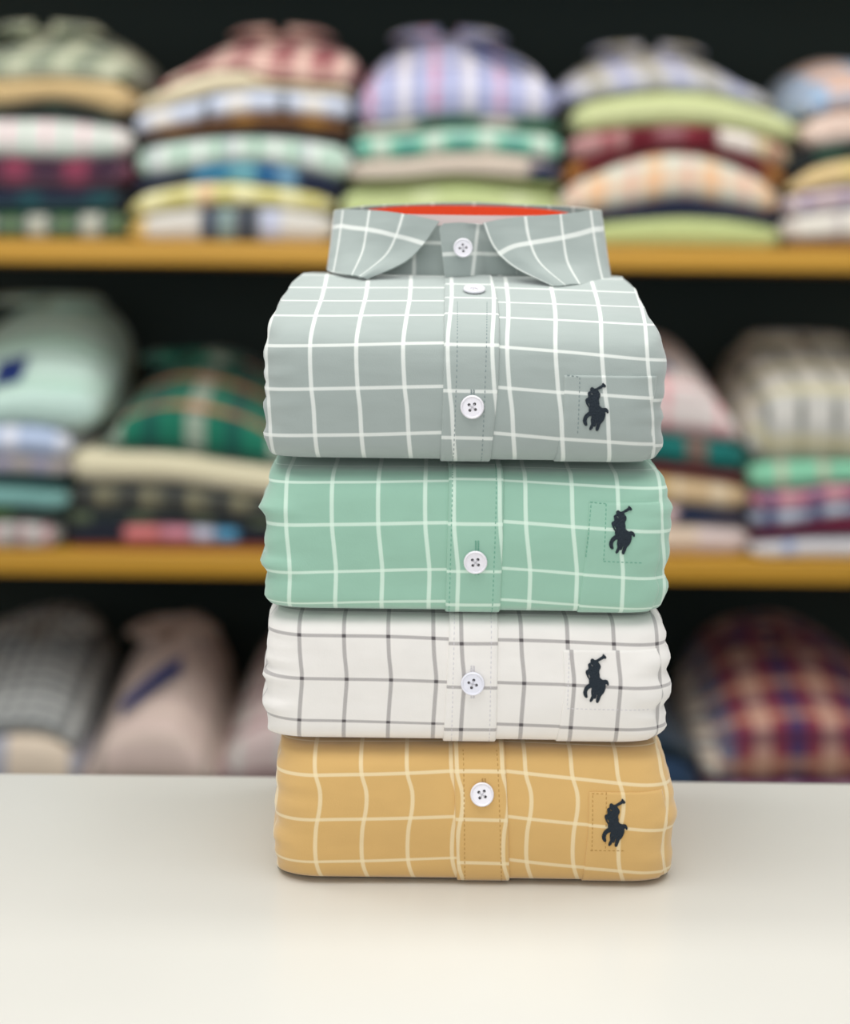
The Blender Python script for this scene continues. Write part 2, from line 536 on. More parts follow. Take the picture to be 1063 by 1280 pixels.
TH = 0.0004
def basic_prof(z0, H, D, top_r=0.013, bot_r=0.008, dip=0.0034):
    h = H - 0.0004
    return [(D/2, z0), (bot_r * 2.2, z0), (bot_r * .95, z0 + bot_r * .16), (bot_r * .3, z0 + bot_r * .55), (0.0004, z0 + bot_r * 1.35), (-0.0006, z0 + h * .45),
            (0.0004, z0 + h - top_r * 1.7), (top_r * .22, z0 + h - top_r * .8), (top_r * .8, z0 + h - top_r * .22 - dip * .6), (top_r * 1.6, z0 + h - dip), (0.045, z0 + h - dip * .7), (0.066, z0 + h), (D/2, z0 + h)]

def fabric(base, line, op=0.75, **kw):
    return cloth('fabric_' + base, base, [('u', 1.0, 0.0, 0.088, line, op), ('v', 1.0, 0.0, 0.075, line, op)], soft=0.012, **kw)

Zpy = lambda py: at(585, py, 0).z
MATS = {
 'grey': fabric('A0AAA6', 'E9ECE6', 0.72),
 'green': fabric('97C0AB', 'DCEFE0', 0.7),
 'white': fabric('EBE7E2', '6B6468', 0.72, hatch=0.45, multiply=('2A2428', 0.75)),
 'yellow': fabric('D5AD6C', 'EBDAB2', 0.7),
}
ST = {'grey': plain('stitch_grey', '7E8C8C', 0.9), 'green': plain('stitch_green', '68A38C', 0.9),
      'white': plain('stitch_white', 'D2CED2', 0.9), 'yellow': plain('stitch_yellow', 'B48B4C', 0.9)}

# bottom: mustard
zy, zw, zg, zr = 0.0, Zpy(932.5), Zpy(767), Zpy(578)
def sil(pts, Y=0.025): return [(a, b, Y) for a, b in pts]

yel = Shirt('yellow', 'mustard yellow folded shirt with cream window-pane checks, lowest of the front stack', zy,
  basic_prof(0.0, zw, 0.164, 0.012, 0.009), 0.164,
  sil([(356,1107),(351,1099),(346,1088),(347.7,1067),(344,1036),(347.7,1017),(345.5,986),(348,976),(347,951),(351.6,938)]),
  sil([(818,1107),(824,1101),(832,1092),(838,1074),(838.5,1060),(835,1045),(843,1010),(838,978),(833.5,961),(829,945),(822,934)]),
  [(935,-4),(968,-3),(990,3),(1010,3),(1040,-2),(1078,-2),(1106,6)],
  {'l': [967,1023,1077.5,1104], 'p': [966,1023.5,1079], 'r': [968,1023.5,1078]}, {'l': 450, 'p': 605, 'r': 661}, {'l': -0.035, 'p': 0.0, 'r': 0.09, 'k': 0.09},
  [397,455,512.5,568], [575,632], [661,719,776,833.5], [[(567,935),(572,1108)], [(632,935),(638,1108)]],
  {'body': MATS['yellow']})
wht = Shirt('white', 'white folded shirt with dark grey window-pane checks, between the green and the mustard shirts', zw,
  basic_prof(zw, zg - zw, 0.160, 0.010, 0.009), 0.160,
  sil([(351,931),(340,922),(334.5,911),(337.5,897),(330.5,870),(337.5,855),(330.5,837),(337.5,826),(334.5,813),(337.5,790),(336.5,779),(340,769),(347,762)]),
  sil([(811,931),(821,927),(824,914),(831,901),(828,873),(838,856),(831,834),(835,814),(830,800),(831,787),(824,774),(815,767)]),
  [(765,0),(795,0),(820,1),(849,3.5),(880,1.5),(903,0),(930,-1)],
  {'l': [795,849.6,903,930], 'p': [803,859,911], 'r': [801,854,907]}, {'l': 430, 'p': 590, 'r': 652}, {'l': 0.015, 'p': 0.0, 'r': 0.03, 'k': 0.03},
  [374,430,485.5,542], [577,634], [652,710,768,824], [[(563,762),(559,850),(554,932)], [(623.5,762),(620.5,932)]],
  {'body': MATS['white']})
grn = Shirt('green', 'mint green folded shirt with pale window-pane checks, under the grey collared shirt', zg,
  basic_prof(zg, zr - zg, 0.162, 0.017, 0.007, 0.0058), 0.162,
  sil([(347,765),(338,752),(332,737),(336,715),(334,706),(327,697),(334.5,687),(333,665),(334.5,640),(325,631),(329,622),(336.5,613),(337.5,592),(342,582),(350,576)]),
  sil([(812,768),(824,757),(827.5,745),(833,726),(828.5,710),(833,691),(835.5,655),(838,630),(833,619),(831,598),(824,588),(812,581)]),
  [(580,2),(603,0),(657,0),(690,3),(715,5),(753,4)],
  {'l': [603.5,657,715,753.6], 'p': [601,654,715,754], 'r': [602,653,713,751.5]}, {'l': 415, 'p': 595, 'r': 658}, {'l': -0.035, 'p': 0.0, 'r': 0.065, 'k': 0.065},
  [357,415,473,532], [568,625.5], [658,716.5,774,830], [[(562,580),(557,768)], [(631.5,580),(625.5,768)]],
  {'body': MATS['green']})
zc = CAM.z
gry = Shirt('grey', 'grey folded shirt with white window-pane checks and a standing collar, top of the front stack', zr,
  [(0.0875, zr), (0.022, zr), (0.009, zr + .0012), (0.0025, zr + .005), (0.0, zr + .012), (-0.0006, zr + .024), (0.0002, zc - .057), (0.0030, zc - .042),
   (0.0085, zc - .030), (0.0250, zc - .0189), (0.048, zc - .0115), (0.071, zc - .0041), (0.090, zc + .0018), (0.11, zc + .0035)], 0.172,
  sil([(350,577),(340,567),(335,555),(332,538),(335.5,521),(330.5,510),(334,493),(333,479),(331.5,437),(334,420),(337,397)]) + sil([(350,374)], .04) + sil([(364,357),(378,344),(386,338)], .08),
  sil([(806,580),(815,577),(824,560),(828,547),(823,538),(826,521),(824,504),(829,482),(831,443),(827,423),(820,406)]) + sil([(808,383)], .04) + sil([(793,361),(781,350)], .08),
  [(358,6),(376,5),(396,2),(431,-2),(484,0),(510,3),(545,5),(578,8)],
  {'l': [359.5,376,394,430.5,484.5,542.5], 'p': [358,375,394.5,431.5,489,546.5], 'r': [360,378,397.5,434,486.5,544.5]}, {'l': 445, 'p': 592, 'r': 641}, {'l': -0.035, 'p': 0.01, 'r': 0.075, 'k': 0.06},
  [389,447,506,564], [562,618], [637,698,756,814], [[(559,345),(556,400),(554,500),(550.5,580)], [(624,345),(628,375),(623,480),(613.5,580)]],
  {'body': MATS['grey']})

def finish(s, buttons, pocket, stitches, pstitch, emb, holes, top_t=None, mat=None, small=None):
    s.body()
    m = s.mats['body']
    tb = 0.035
    t1 = s.Lf - 0.001 if s.key != 'grey' else s.find_s(592, 346)
    pk = s.patch('placket', lambda z: lerpl(s.pk[0], z), lambda z: lerpl(s.pk[1], z), 0.02, t1, 0.0013, 'p', m, nx=12, nt=110)
    for ln in stitches: s.dashes('stitching', [ln], 0.0013, ST[s.key], pk, w=0.00022)
    (ple, ptop) = pocket
    le = sorted((at(px, py, 0).z, at(px, py, 0).x) for px, py in ple)
    t0 = 0.03; tt = s.find_s(ple[0][0] + 30, ptop)
    pc = s.patch('pocket', lambda z: lerpl(le, z), lambda z: smoothl(s.XR, z) - 0.007, t0, tt, 0.0007, 'k', mat or m, nx=26, nt=70)
    for ln in pstitch: s.dashes('stitching', [ln], 0.0007, ST[s.key], pc, gap=0.0010, w=0.00022)
    add_emblem(s, emb[0], emb[1], 0.0007)
    for (px, py, lab, ang, bm_) in buttons:
        add_button(s.root, s.frame(px, py, 0.0014), ang, bm_, lab, scale=1.0)
    for (px, y0, y1) in holes: buttonhole(s, px, y0, y1, 0.0014, ST[s.key], pk)

finish(yel, [(602.5,992,'white four-hole button on the mustard placket',0.2,M_button)], ([(736.5,990),(735,1040),(729,1105)],990),
  [[(579,940),(581,1104)],[(621,940),(627,1104)]], [[(741,993),(740,1064)],[(758,990),(757,1062)],[(740,991),(758,991)],[(738,1063),(780,1063)]], (752.6,997.3), [(605,972,1008)])
wht_pocket = cloth('fabric_white_pocket', 'EBE7E2', [('u', 1.0, 0.07, 0.088, '6B6468', 0.72), ('v', 1.0, 0.0, 0.075, '6B6468', 0.72)], soft=0.012, hatch=0.45, multiply=('2A2428', 0.75))
finish(wht, [(591,853,'translucent white four-hole button on the white placket',0.5,M_clear)], ([(704,812.7),(706,860),(697,930)],812.7),
  [[(568,766),(564,930)],[(613,766),(611,930)]], [[(712,816),(709,884)],[(709,884),(815,887)]], (729.1,817.7), [(591,832,872)], mat=wht_pocket)
finish(grn, [(594.5,701.5,'white four-hole button on the mint placket',0.1,M_button)], ([(737,628),(735,670),(723.5,766)],628),
  [[(566,583),(561,765)],[(619.5,583),(614.5,765)]], [[(738,628.5),(759,631)],[(758,630),(754.5,703)],[(754.5,702),(805,704)],[(739,632),(732,700)]], (761.4,633), [(596.5,676,720)])
finish(gry, [(590.5,508,'white four-hole button on the front of the grey placket',0.15,M_button), (593,367,'white four-hole button lying flat below the collar',0.4,M_button)],
  ([(706,468),(704.5,520),(695,578)],469),
  [[(572,380),(571,470),(566,576)],[(609,380),(607,470),(601,576)]], [[(709,470),(727,472)],[(725,472),(722,542)]], (728.6,478.9), [(591,487,524)])

# ---- standing collar of the grey shirt
def grid_mesh(name, rows, uvr, mat, parent, thick=0.0013, closed=False, sub=2):
    """rows of points -> sheet with real thickness"""
    ny = len(rows); nx = len(rows[0]); vs = [p for r in rows for p in r]; uv = [p for r in uvr for p in r]
    nrm = []
    for i in range(ny):
        for j in range(nx):
            a = rows[i][min(j+1, nx-1)] - rows[i][max(j-1, 0)]; b = rows[min(i+1, ny-1)][j] - rows[max(i-1, 0)][j]
            n = a.cross(b); nrm.append(n.normalized() if n.length > 1e-12 else Vector((0, 0, 1)))
    N = ny * nx
    V = vs + [p - n * thick for p, n in zip(vs, nrm)]; U = uv + uv; fs = []
    for i in range(ny - 1):
        for j in range(nx - 1):
            a = i*nx + j; fs.append((a, a+1, a+nx+1, a+nx)); fs.append((N+a, N+a+nx, N+a+nx+1, N+a+1))
    for j in range(nx - 1):
        fs.append((j, N+j, N+j+1, j+1)); a = (ny-1)*nx + j; fs.append((a, a+1, N+a+1, N+a))
    for i in range(ny - 1):
        a = i*nx; fs.append((a, a+nx, N+a+nx, N+a)); a = i*nx + nx - 1; fs.append((a, N+a, N+a+nx, a+nx))
    return mk(name, V, fs, mat, parent, U, sharp=50)

def loft(st, nper=8, ns=14):
    """stations of 4 control points -> dense rows, smooth in both directions (rows run along the station order)"""
    cols = [catmull([tuple(at(*p)) for p in s_[0]], ns) for s_ in st]
    m = len(cols[0]); rows = []
    for j in range(m):
        rows.append([Vector(p) for p in catmull([c[j] for c in cols], nper)])
    us = catmull([(s_[1],) for s_ in st], nper) if False else None
    U = []
    for k in range(len(st) - 1):
        for q in range(nper): U.append(st[k][1] + (st[k+1][1] - st[k][1]) * q / nper)
    U.append(st[-1][1])
    return rows, U, m

dY = 0.022
L_st = [
 ([(549,276.5,.090),(531,303,.088),(506,327,.085),(459,349,.081)], 2.80),
 ([(524,271,.092),(512,298,.090),(492,322,.087),(453,346.5,.080)], 2.42),
 ([(504,267,.094),(495,295,.091),(481,320,.088),(449,345.5,.081)], 2.0),
 ([(482,264,.097),(475,291,.093),(466,317,.089),(446,344.5,.082)], 1.5),
 ([(462,262.5,.100),(458,289,.096),(453,315,.091),(440,343.5,.083)], 1.0),
 ([(443,262,.105),(440,288,.100),(436,314,.094),(428,342,.086)], 0.5),
 ([(429,262,.110),(426,287,.105),(422,313,.099),(417,340,.092)], 0.0),
 ([(419,264,.118),(416.5,288,.113),(413,313,.106),(409.5,338,.100)], -0.35),
 ([(422,262,.136),(419,286,.136),(416,312,.134),(413,337,.132)], -1.0),
 ([(460,257,.154),(455,282,.157),(450,308,.160),(447,334,.162)], -2.2),
 ([(520,254.5,.160),(520,280,.163),(520,308,.166),(520,334,.168)], -4.6)]
R_st = [
 ([(604,278.5,.088),(617,309,.085),(643,334,.080),(691,357,.0735)], -0.07),
 ([(628,274,.089),(637,302,.085),(658,328,.080),(699,357,.0735)], 0.5),
 ([(657,270.5,.090),(662,299,.086),(675,328,.081),(707,356,.0745)], 1.0),
 ([(680,269,.092),(684,298,.088),(692,328,.083),(714,355,.076)], 1.5),
 ([(701,267.5,.095),(704.5,297,.091),(710,328,.086),(725,355,.078)], 2.0),
 ([(721,265.5,.100),(725,295,.096),(731,327,.091),(740,355.5,.083)], 2.5),
 ([(738.5,263,.107),(742.5,293,.102),(748,326,.096),(755,356,.089)], 3.0),
 ([(751.5,264,.116),(755.5,293,.112),(760.5,325,.106),(765.5,355,.100)], 3.35),
 ([(747,262,.136),(751,290,.136),(754,320,.134),(758,349,.132)], 4.0),
 ([(710,258,.154),(712,284,.157),(716,312,.160),(719,340,.162)], 5.2),
 ([(650,255.5,.160),(650,282,.163),(650,309,.166),(650,336,.168)], 7.4)]
leftr, Ul, m = loft(L_st); rightr, Ur, _ = loft(R_st)
# one collar: left leaf, round the back, right leaf
bk_n = 10; rows = []; uvr = []
for j in range(m):
    a = leftr[j]; b = rightr[j]; f = j / (m - 1)
    mid = [a[-1].lerp(b[-1], k / bk_n) + Vector((0, 0.002 * math.sin(math.pi * k / bk_n), 0.0012 * math.sin(math.pi * k / bk_n))) for k in range(1, bk_n)]
    rows.append(list(a) + mid + list(reversed(b)))
    # the checks run square to the fold; the cross line drops a little away from the inner edge
    def vv(u, side):
        if side == 'l': l0 = 0.62 - 0.33 + 0.055 * max(0, u); 
        else: l0 = 0.44 - 0.03 * u
        return l0
    rowuv = []
    for u in Ul: rowuv.append((u, f / 1.0 * 1.36 - (0.38 + 0.10 * max(u, 0) / 2.8)))
    for k in range(1, bk_n): rowuv.append((-4.6 - (k * 0.25), f * 1.36 - 0.38))
    for u in reversed(Ur): rowuv.append((u, f * 1.36 - (0.60 - 0.075 * min(u, 4))))
    uvr.append(rowuv)
lo_, hi_ = rows, uvr
M_collar = cloth('fabric_collar', 'A0AAA6', [('u', 1.0, 0.0, 0.075, 'E9ECE6', 0.72), ('v', 1.0, 0.0, 0.085, 'E9ECE6', 0.72)], soft=0.012)
col_o = grid_mesh('collar', rows, uvr, M_collar, gry.root, 0.0012)
col_o['label'] = 'grey checked spread collar with two leaves folded down'

# ---- inner stand (band) of the collar: a ring rising inside the leaves
def ring_rows(zt_f, yoff, n=72, inset=0.0, start=0.0, stop=1.0, top_off=0.0, hfrac=(0.0, 1.0), m=8):
    """ring seen from above: front middle at px 577, Y .092, back at Y .158"""
    rows = []
    for j in range(m + 1):
        f = hfrac[0] + (hfrac[1] - hfrac[0]) * j / m; r = []
        for k in range(n + 1):
            a = 2 * math.pi * (start + (stop - start) * k / n)      # 0 = front, .25 = left, .5 = back
            cx = at(583, 300, .12).x; rx = 0.066 - inset; ry = 0.0300 - inset
            sx = math.sin(a); cxs = math.cos(a)
            x = cx - rx * (abs(sx) ** 0.8) * (1 if sx > 0 else -1); y = 0.1270 - ry * (abs(cxs) ** 0.8) * (1 if cxs > 0 else -1)
            zt = zt_f(cxs); zb = zc + 0.0015 + (0.0025 if cxs < 0 else 0)
            r.append(Vector((x, y, zb + (zt - zb) * f)))
        rows.append(r)
    return rows
ztf = lambda c: zc + 0.0318 + (1 - c) * 0.0058
rr = ring_rows(ztf, 0, inset=0.002)
uvb = [[(k * 0.17 + 0.2, j * 0.16 + .15) for k in range(len(rr[0]))] for j in range(len(rr))]
band = grid_mesh('collar_band', rr, uvb, M_collar, gry.root, 0.001)
# overlapping front tab of the band with rounded corner, carrying the collar button
def smooth_step(x, a, b):
    x = min(max((x - a) / (b - a), 0), 1); return x * x * (3 - 2 * x)
rows = []; uvr = []
NJ = 14; NK = 20
for j in range(NJ + 1):
    f = j / NJ; py = 279.5 + (346 - 279.5) * f
    xl = 548.5 + 8 * f + (6 * (1 - f / 0.12) ** 2 if f < 0.12 else 0); r = []; u_ = []
    for k in range(NK + 1):
        g = k / NK; px = xl + (646 - xl) * g
        Y = 0.0850 + 0.0095 * smooth_step(g, .30, .62) + .006 * g - 0.0015 * math.sin(math.pi * f)
        ry = py + (10 * g * g if f > .5 else 0) * (f - .5) * 0 + 1.5 * math.sin(math.pi * min(1, g * 1.6)) * (1 - f) * -1 + g * g * 6 * (1 - f)
        r.append(at(px, ry - 4 * f * g, Y)); u_.append(((px - 566) / 58 - 0.52 + 0.12 * f, (py - 318) / 58.0))
    rows.append(r); uvr.append(u_)
tab = grid_mesh('band_tab', rows, uvr, M_collar, gry.root, 0.0012)
p = at(579, 310, 0.0825); add_button(gry.root, (p, Vector((1, 0, 0)), Vector((0, .05, 1)).normalized(), Vector((0, -1, .05)).normalized()), 0.9, M_button,
    'white four-hole button closing the collar', scale=0.9)
# orange tape sewn inside the back of the neck, white facing at the front rim
M_orange = plain('neck_tape_orange', 'F0481C', 0.7, 0.3, bump=(300, 0.3, 0.0005))
ot = ring_rows(lambda c: zc + 0.0340 + (1 - c) * 0.0062, 0, inset=0.0035, start=0.24, stop=0.76, hfrac=(0.25, 1.0), n=40)
o = grid_mesh('neck_tape', ot, [[(0, 0)] * len(ot[0])] * len(ot), M_orange, gry.root, 0.001); o['label'] = 'orange tape inside the back of the neck'
M_face = plain('neck_facing_pale', 'E6D2CF', 0.8)
ff = ring_rows(lambda c: zc + 0.0382 + (1 - c) * 0.003, 0, inset=0.0045, start=-0.24, stop=0.24, hfrac=(0.5, 1.0), n=40, m=3)
o = grid_mesh('neck_facing', ff, [[(0, 0)] * len(ff[0])] * len(ff), M_face, gry.root, 0.0008); o['label'] = 'pale pinkish facing along the front neck rim'

# ------------------------------------------------------------------ table
M_table = plain('table_laminate', 'D6D4CD', 0.3, 0.4, bump=(8, 0.03, 0.001))
M_base = plain('table_base', 'D8D6CC', 0.5)
tb = root('display_table', (0, -0.1, -0.9), 'white glossy display table carrying the stack of four checked shirts', 'table')
box('tabletop', (-1.1, -0.42, -0.04), (1.1, 0.1735, 0.0), M_table, tb, 0.0015)
for sx in (-1, 1):
    box('side_panel', (sx * 1.0 - 0.02, -0.38, -0.9), (sx * 1.0 + 0.02, 0.14, -0.04), M_base, tb, 0.002)
box('front_panel', (-0.98, -0.34, -0.9), (0.98, -0.32, -0.04), M_base, tb, 0.002)

# ------------------------------------------------------------------ room
M_wall = plain('wall_paint_dark', '18201F', 0.8, 0.2)
M_floor = plain('floor_tile', '8A867E', 0.35)
def struct(name, lo, hi, mat):
    o = box(name, lo, hi, mat); o['kind'] = 'structure'; return o
struct('floor', (-3.5, -3.0, -1.0), (3.5, 1.85, -0.9), M_floor)
struct('wall_back', (-3.5, 1.75, -0.9), (3.5, 1.85, 2.3), M_wall)

# ------------------------------------------------------------------ shelving
YS = 1.2
Zs = {1: 0.3620, 2: -0.0440, 3: -0.4500, 0: 0.8400, 4: -0.8560}
M_shelf = wood('shelf_beech', 'D09C34', 'B08224')
M_panel = plain('shelf_back_panel', '2C3836', 0.7, 0.2)
sh = root('wall_shelving', (0, 1.45, -0.9), 'wide wooden wall shelving with dark back panel holding the stacked shirts', 'shelving')
box('back_panel', (-1.6, 1.70, -0.9), (1.6, 1.748, 1.3), M_panel, sh)
for sx in (-1, 1): box('side_panel', (sx * 1.6 - 0.02, YS + 0.01, -0.9), (sx * 1.6 + 0.02, 1.70, 1.3), M_panel, sh, 0.001)
for k, z in Zs.items():
    box('shelf_board', (-1.58, YS, z - 0.030), (1.58, 1.70, z), M_shelf, sh, 0.002)

# ------------------------------------------------------------------ shirts stacked on the shelves
def P_(c, o='u', p=.05, k=0.0, w=.01, a=.8): return (o, p, k, w, c, a)
def plaid(base, *bands, blocks=(), **kw):
    return dict(base=base, bands=list(bands), blocks=list(blocks))
def check(c, per, w, op=.75, k=0.0): return [('u', per, k, w, c, op), ('v', per, k, w, c, op)]

class Stack:
    def __init__(s, where, shelf, Yf, depth, group): s.where = where; s.z = Zs[shelf]; s.Yf = Yf; s.depth = depth; s.group = group
nmat = [0]
def layer_mat(spec, xc):
    nmat[0] += 1
    bl = [(at(a, 300, 1.22).x, at(b, 300, 1.22).x, c, op) for a, b, c, op in spec['blocks']]
    return cloth('shelf_cloth_%02d' % nmat[0], spec['base'], spec['bands'], bl, soft=0.0025, detail=False, mottled=0.10)

def shelf_shirt(label, stack, topl, botl, spec, rear=0.0, rear_in=0.0, collar=None, inner=None, dy=0.0, group=None):
    """topl / botl: functions px -> world z ; topl carries px range"""
    (pL, pR, tf) = topl; bf = botl
    Yf = stack.Yf + dy; D = stack.depth - dy
    xL = at(pL, 300, Yf).x; xR = at(pR, 300, Yf).x
    NX = 44; verts = []; uvs = []; nP = None
    seed = random.random() * 50
    rt = root('folded_shirt', ((xL + xR) / 2, Yf + D / 2, bf((pL + pR) / 2)), label, 'shirt', group)
    for i in range(NX + 1):
        g = i / NX
        g2 = 0.5 - 0.5 * math.cos(math.pi * g); g = g * .5 + g2 * .5
        px = pL + (pR - pL) * g; x = xL + (xR - xL) * g
        zt = tf(px) - 0.0006; zb = bf(px) + 0.0006
        if zt - zb < 0.006: zt = zb + 0.006
        e = min(g, 1 - g) * (xR - xL); q = max(0, 1 - e / 0.03); sh_ = 1 - 0.55 * q ** 3
        hh = (zt - zb) / 2; zm = (zt + zb) / 2
        if e < 0.03: hh *= sh_
        b = min(0.022, hh * 1.3); yin = 0.015 * q * q
        nz = 0.004 * noise.noise(Vector((x * 9, zm * 40, seed)))
        ring = []
        # bottom from the back to the front, round the front fold, then over the top to the back
        for k in range(4): ring.append((Yf + D - (D - b * 2) * k / 4 - yin * (1 - k / 2), zm - hh, 0))
        for k in range(13):
            ph = -math.pi / 2 + math.pi * k / 12
            ring.append((Yf + b * (1 - abs(math.cos(ph)) ** 0.75) + yin + nz, zm + hh * (1 if ph > 0 else -1) * abs(math.sin(ph)) ** 0.8, 0))
        rr_ = rear * (1 - 0.6 * (abs(g - .5) * 2) ** 2.6)
        for k in range(1, 11):
            f = k / 10; y = Yf + b + (D - b) * f - yin * (2 * f - 1)
            ring.append((y, zm + hh + rr_ * (math.sin(math.pi * .5 * min(1, f * 1.25)) ** 1.3) + 0.003 * noise.noise(Vector((x * 14, y * 14, seed))) * f * (1 if rear > 0 else 0), 0))
        nP = len(ring); L = 0; prev = None
        for (y, z, _) in ring:
            if prev: L += math.hypot(y - prev[0], z - prev[1])
            prev = (y, z); verts.append(Vector((x, y, z))); uvs.append((x, L))
    faces = []
    for i in range(NX):
        for j in range(nP):
            a = i * nP + j; b2 = i * nP + (j + 1) % nP
            faces.append((a, b2, b2 + nP, a + nP))
    faces.append(list(range(nP))); faces.append([NX * nP + k for k in range(nP)])
    m = layer_mat(spec, 0)
    mk('shirt_body', verts, faces, m, rt, uvs, sharp=60)
    if collar:
        (cp, cw, ch, cy) = collar; cw *= .85; ch *= .6       # px centre, half width, height, rear position 0..1
        cx = at(cp, 300, Yf).x; f0 = cy; Y0 = Yf + D * f0
        gz = (cp - pL) / (pR - pL); rr_ = rear * (1 - 0.6 * (abs(gz - .5) * 2) ** 2.6)
        zt = tf(cp) + rr_ * (math.sin(math.pi * .5 * min(1, f0 * 1.25)) ** 1.3) - 0.004
        rows = []; uvr = []
        prof = [(0.010, 0.0), (0.003, ch * .5), (0.0, ch), (-0.006, ch * 1.04), (-0.014, ch * .7), (-0.024, ch * .12)]
        for (o_, h_) in prof:
            r = []; ur_ = []
            for k in range(33):
                a = -math.pi * 0.93 + 2 * math.pi * .93 * k / 32   # 0 = back
                r.append(Vector((cx + (cw - o_) * math.sin(a), Y0 + (0.045 - o_) * math.cos(a) * .9, zt + h_ * (1.0 - 0.18 * (1 - math.cos(a)) * .5))))
                ur_.append((a * .06, h_))
            rows.append(r); uvr.append(ur_)
        grid_mesh('collar', rows, uvr, m, rt, 0.002)
    if inner:
        # woven label lying on the shirt: (px0, px1, front frac, back frac, colour)
        (a, b_, f0, f1, cc, zadd) = inner[:6]; sl_ = inner[6] if len(inner) > 6 else 0; rows = []
        for k in range(5):
            r = []
            for j in range(7):
                f = f0 + (f1 - f0) * k / 4 + sl_ * j / 6
                px = a + (b_ - a) * j / 6; x = at(px, 300, Yf).x; g = (px - pL) / (pR - pL)
                rr_ = rear * (1 - 0.6 * (abs(g - .5) * 2) ** 2.6)
                r.append(Vector((x, Yf + 0.02 + (D - 0.02) * f, tf(px) + rr_ * (math.sin(math.pi * .5 * min(1, f * 1.25)) ** 1.3) + zadd)))
            rows.append(r)
        o = grid_mesh('neck_label', rows, [[(0, 0)] * 7] * 5, plain('neck_label_navy', cc, .6), rt, 0.001)
        o['label'] = 'navy woven neck label'
    return rt

def build_stack(stack, layers):
    """layers from the top down: (label, [(px, py) of its upper edge], spec, options)"""
    n = len(layers)
    fns = []
    for i, L in enumerate(layers):
        pts = [(px, at(px, py, stack.Yf).z) for px, py in L[1]]
        fns.append((pts[0][0], pts[-1][0], (lambda pts: (lambda px: smoothl(pts, px)))(pts)))
    for i, L in enumerate(layers):
        if i + 1 < n:
            nf = fns[i + 1][2]
            bf = (lambda nf: (lambda px: nf(px)))(nf)
        else:
            bf = lambda px: stack.z
        opt = L[3] if len(L) > 3 else {}
        shelf_shirt(L[0], stack, fns[i], bf, L[2], group=stack.group, **opt)

U = lambda per, k, w, c, op=.8: ('u', per, k, w, c, op)
V = lambda per, k, w, c, op=.8: ('v', per, k, w, c, op)

DP = 0.30
# ---- upper shelf
A = Stack('A', 1, 1.215, DP, 'shirts in the leftmost upper-shelf stack')
build_stack(A, [
 ('grey-green checked shirt on top of the leftmost upper-shelf stack', [(-80,80),(0,72),(70,68),(155,84)], plaid('8F9A7E', U(.06,0,.02,'C7CBB0',.7), U(.06,.03,.012,'44585A',.6), V(.07,.02,.02,'D2D2BC',.5)), dict(rear=.066, collar=(25,.07,.028,.5))),
 ('tan folded shirt under the grey-green check at the upper left', [(-80,100),(0,99),(60,97),(158,102)], plaid('CBAE7C', V(.03,0,.01,'E0C79A',.5))),
 ('black-green folded shirt between the tan and the pale one at upper left', [(-80,136),(0,134),(62,126),(110,134),(140,144),(158,146)], plaid('1A241F', U(.07,0,.02,'2E4034',.6))),
 ('white folded shirt with faint mint and pink checks, upper left stack', [(-80,146),(0,146),(80,147),(160,158)], plaid('ECE8E2', U(.05,.0,.008,'E6B9BE',.7), U(.05,.025,.006,'8FD0AE',.6), V(.06,.0,.012,'C8E0D0',.6))),
 ('maroon plaid folded shirt under the white one at upper left', [(-80,196),(0,196),(80,198),(158,194)], plaid('4A2438', U(.08,.02,.03,'8E3850',.7), U(.08,.06,.02,'2A1C30',.8), V(.05,0,.012,'7A5A68',.5))),
 ('navy and teal folded shirt, second from the bottom at upper left', [(-80,238),(0,236),(80,238),(150,236)], plaid('18243A', U(.09,.02,.03,'14424A',.8), V(.05,0,.01,'2A5A52',.6))),
 ('dark green plaid shirt with white blots, lowest at upper left', [(-80,268),(0,266),(80,265),(152,262)], plaid('1B4A3A', U(.07,.05,.026,'C8C6B8',.8), U(.07,.015,.02,'3F6A2C',.7), V(.02,.012,.009,'9A9A90',.5))),
])
B = Stack('B', 1, 1.220, DP, 'shirts in the second upper-shelf stack')
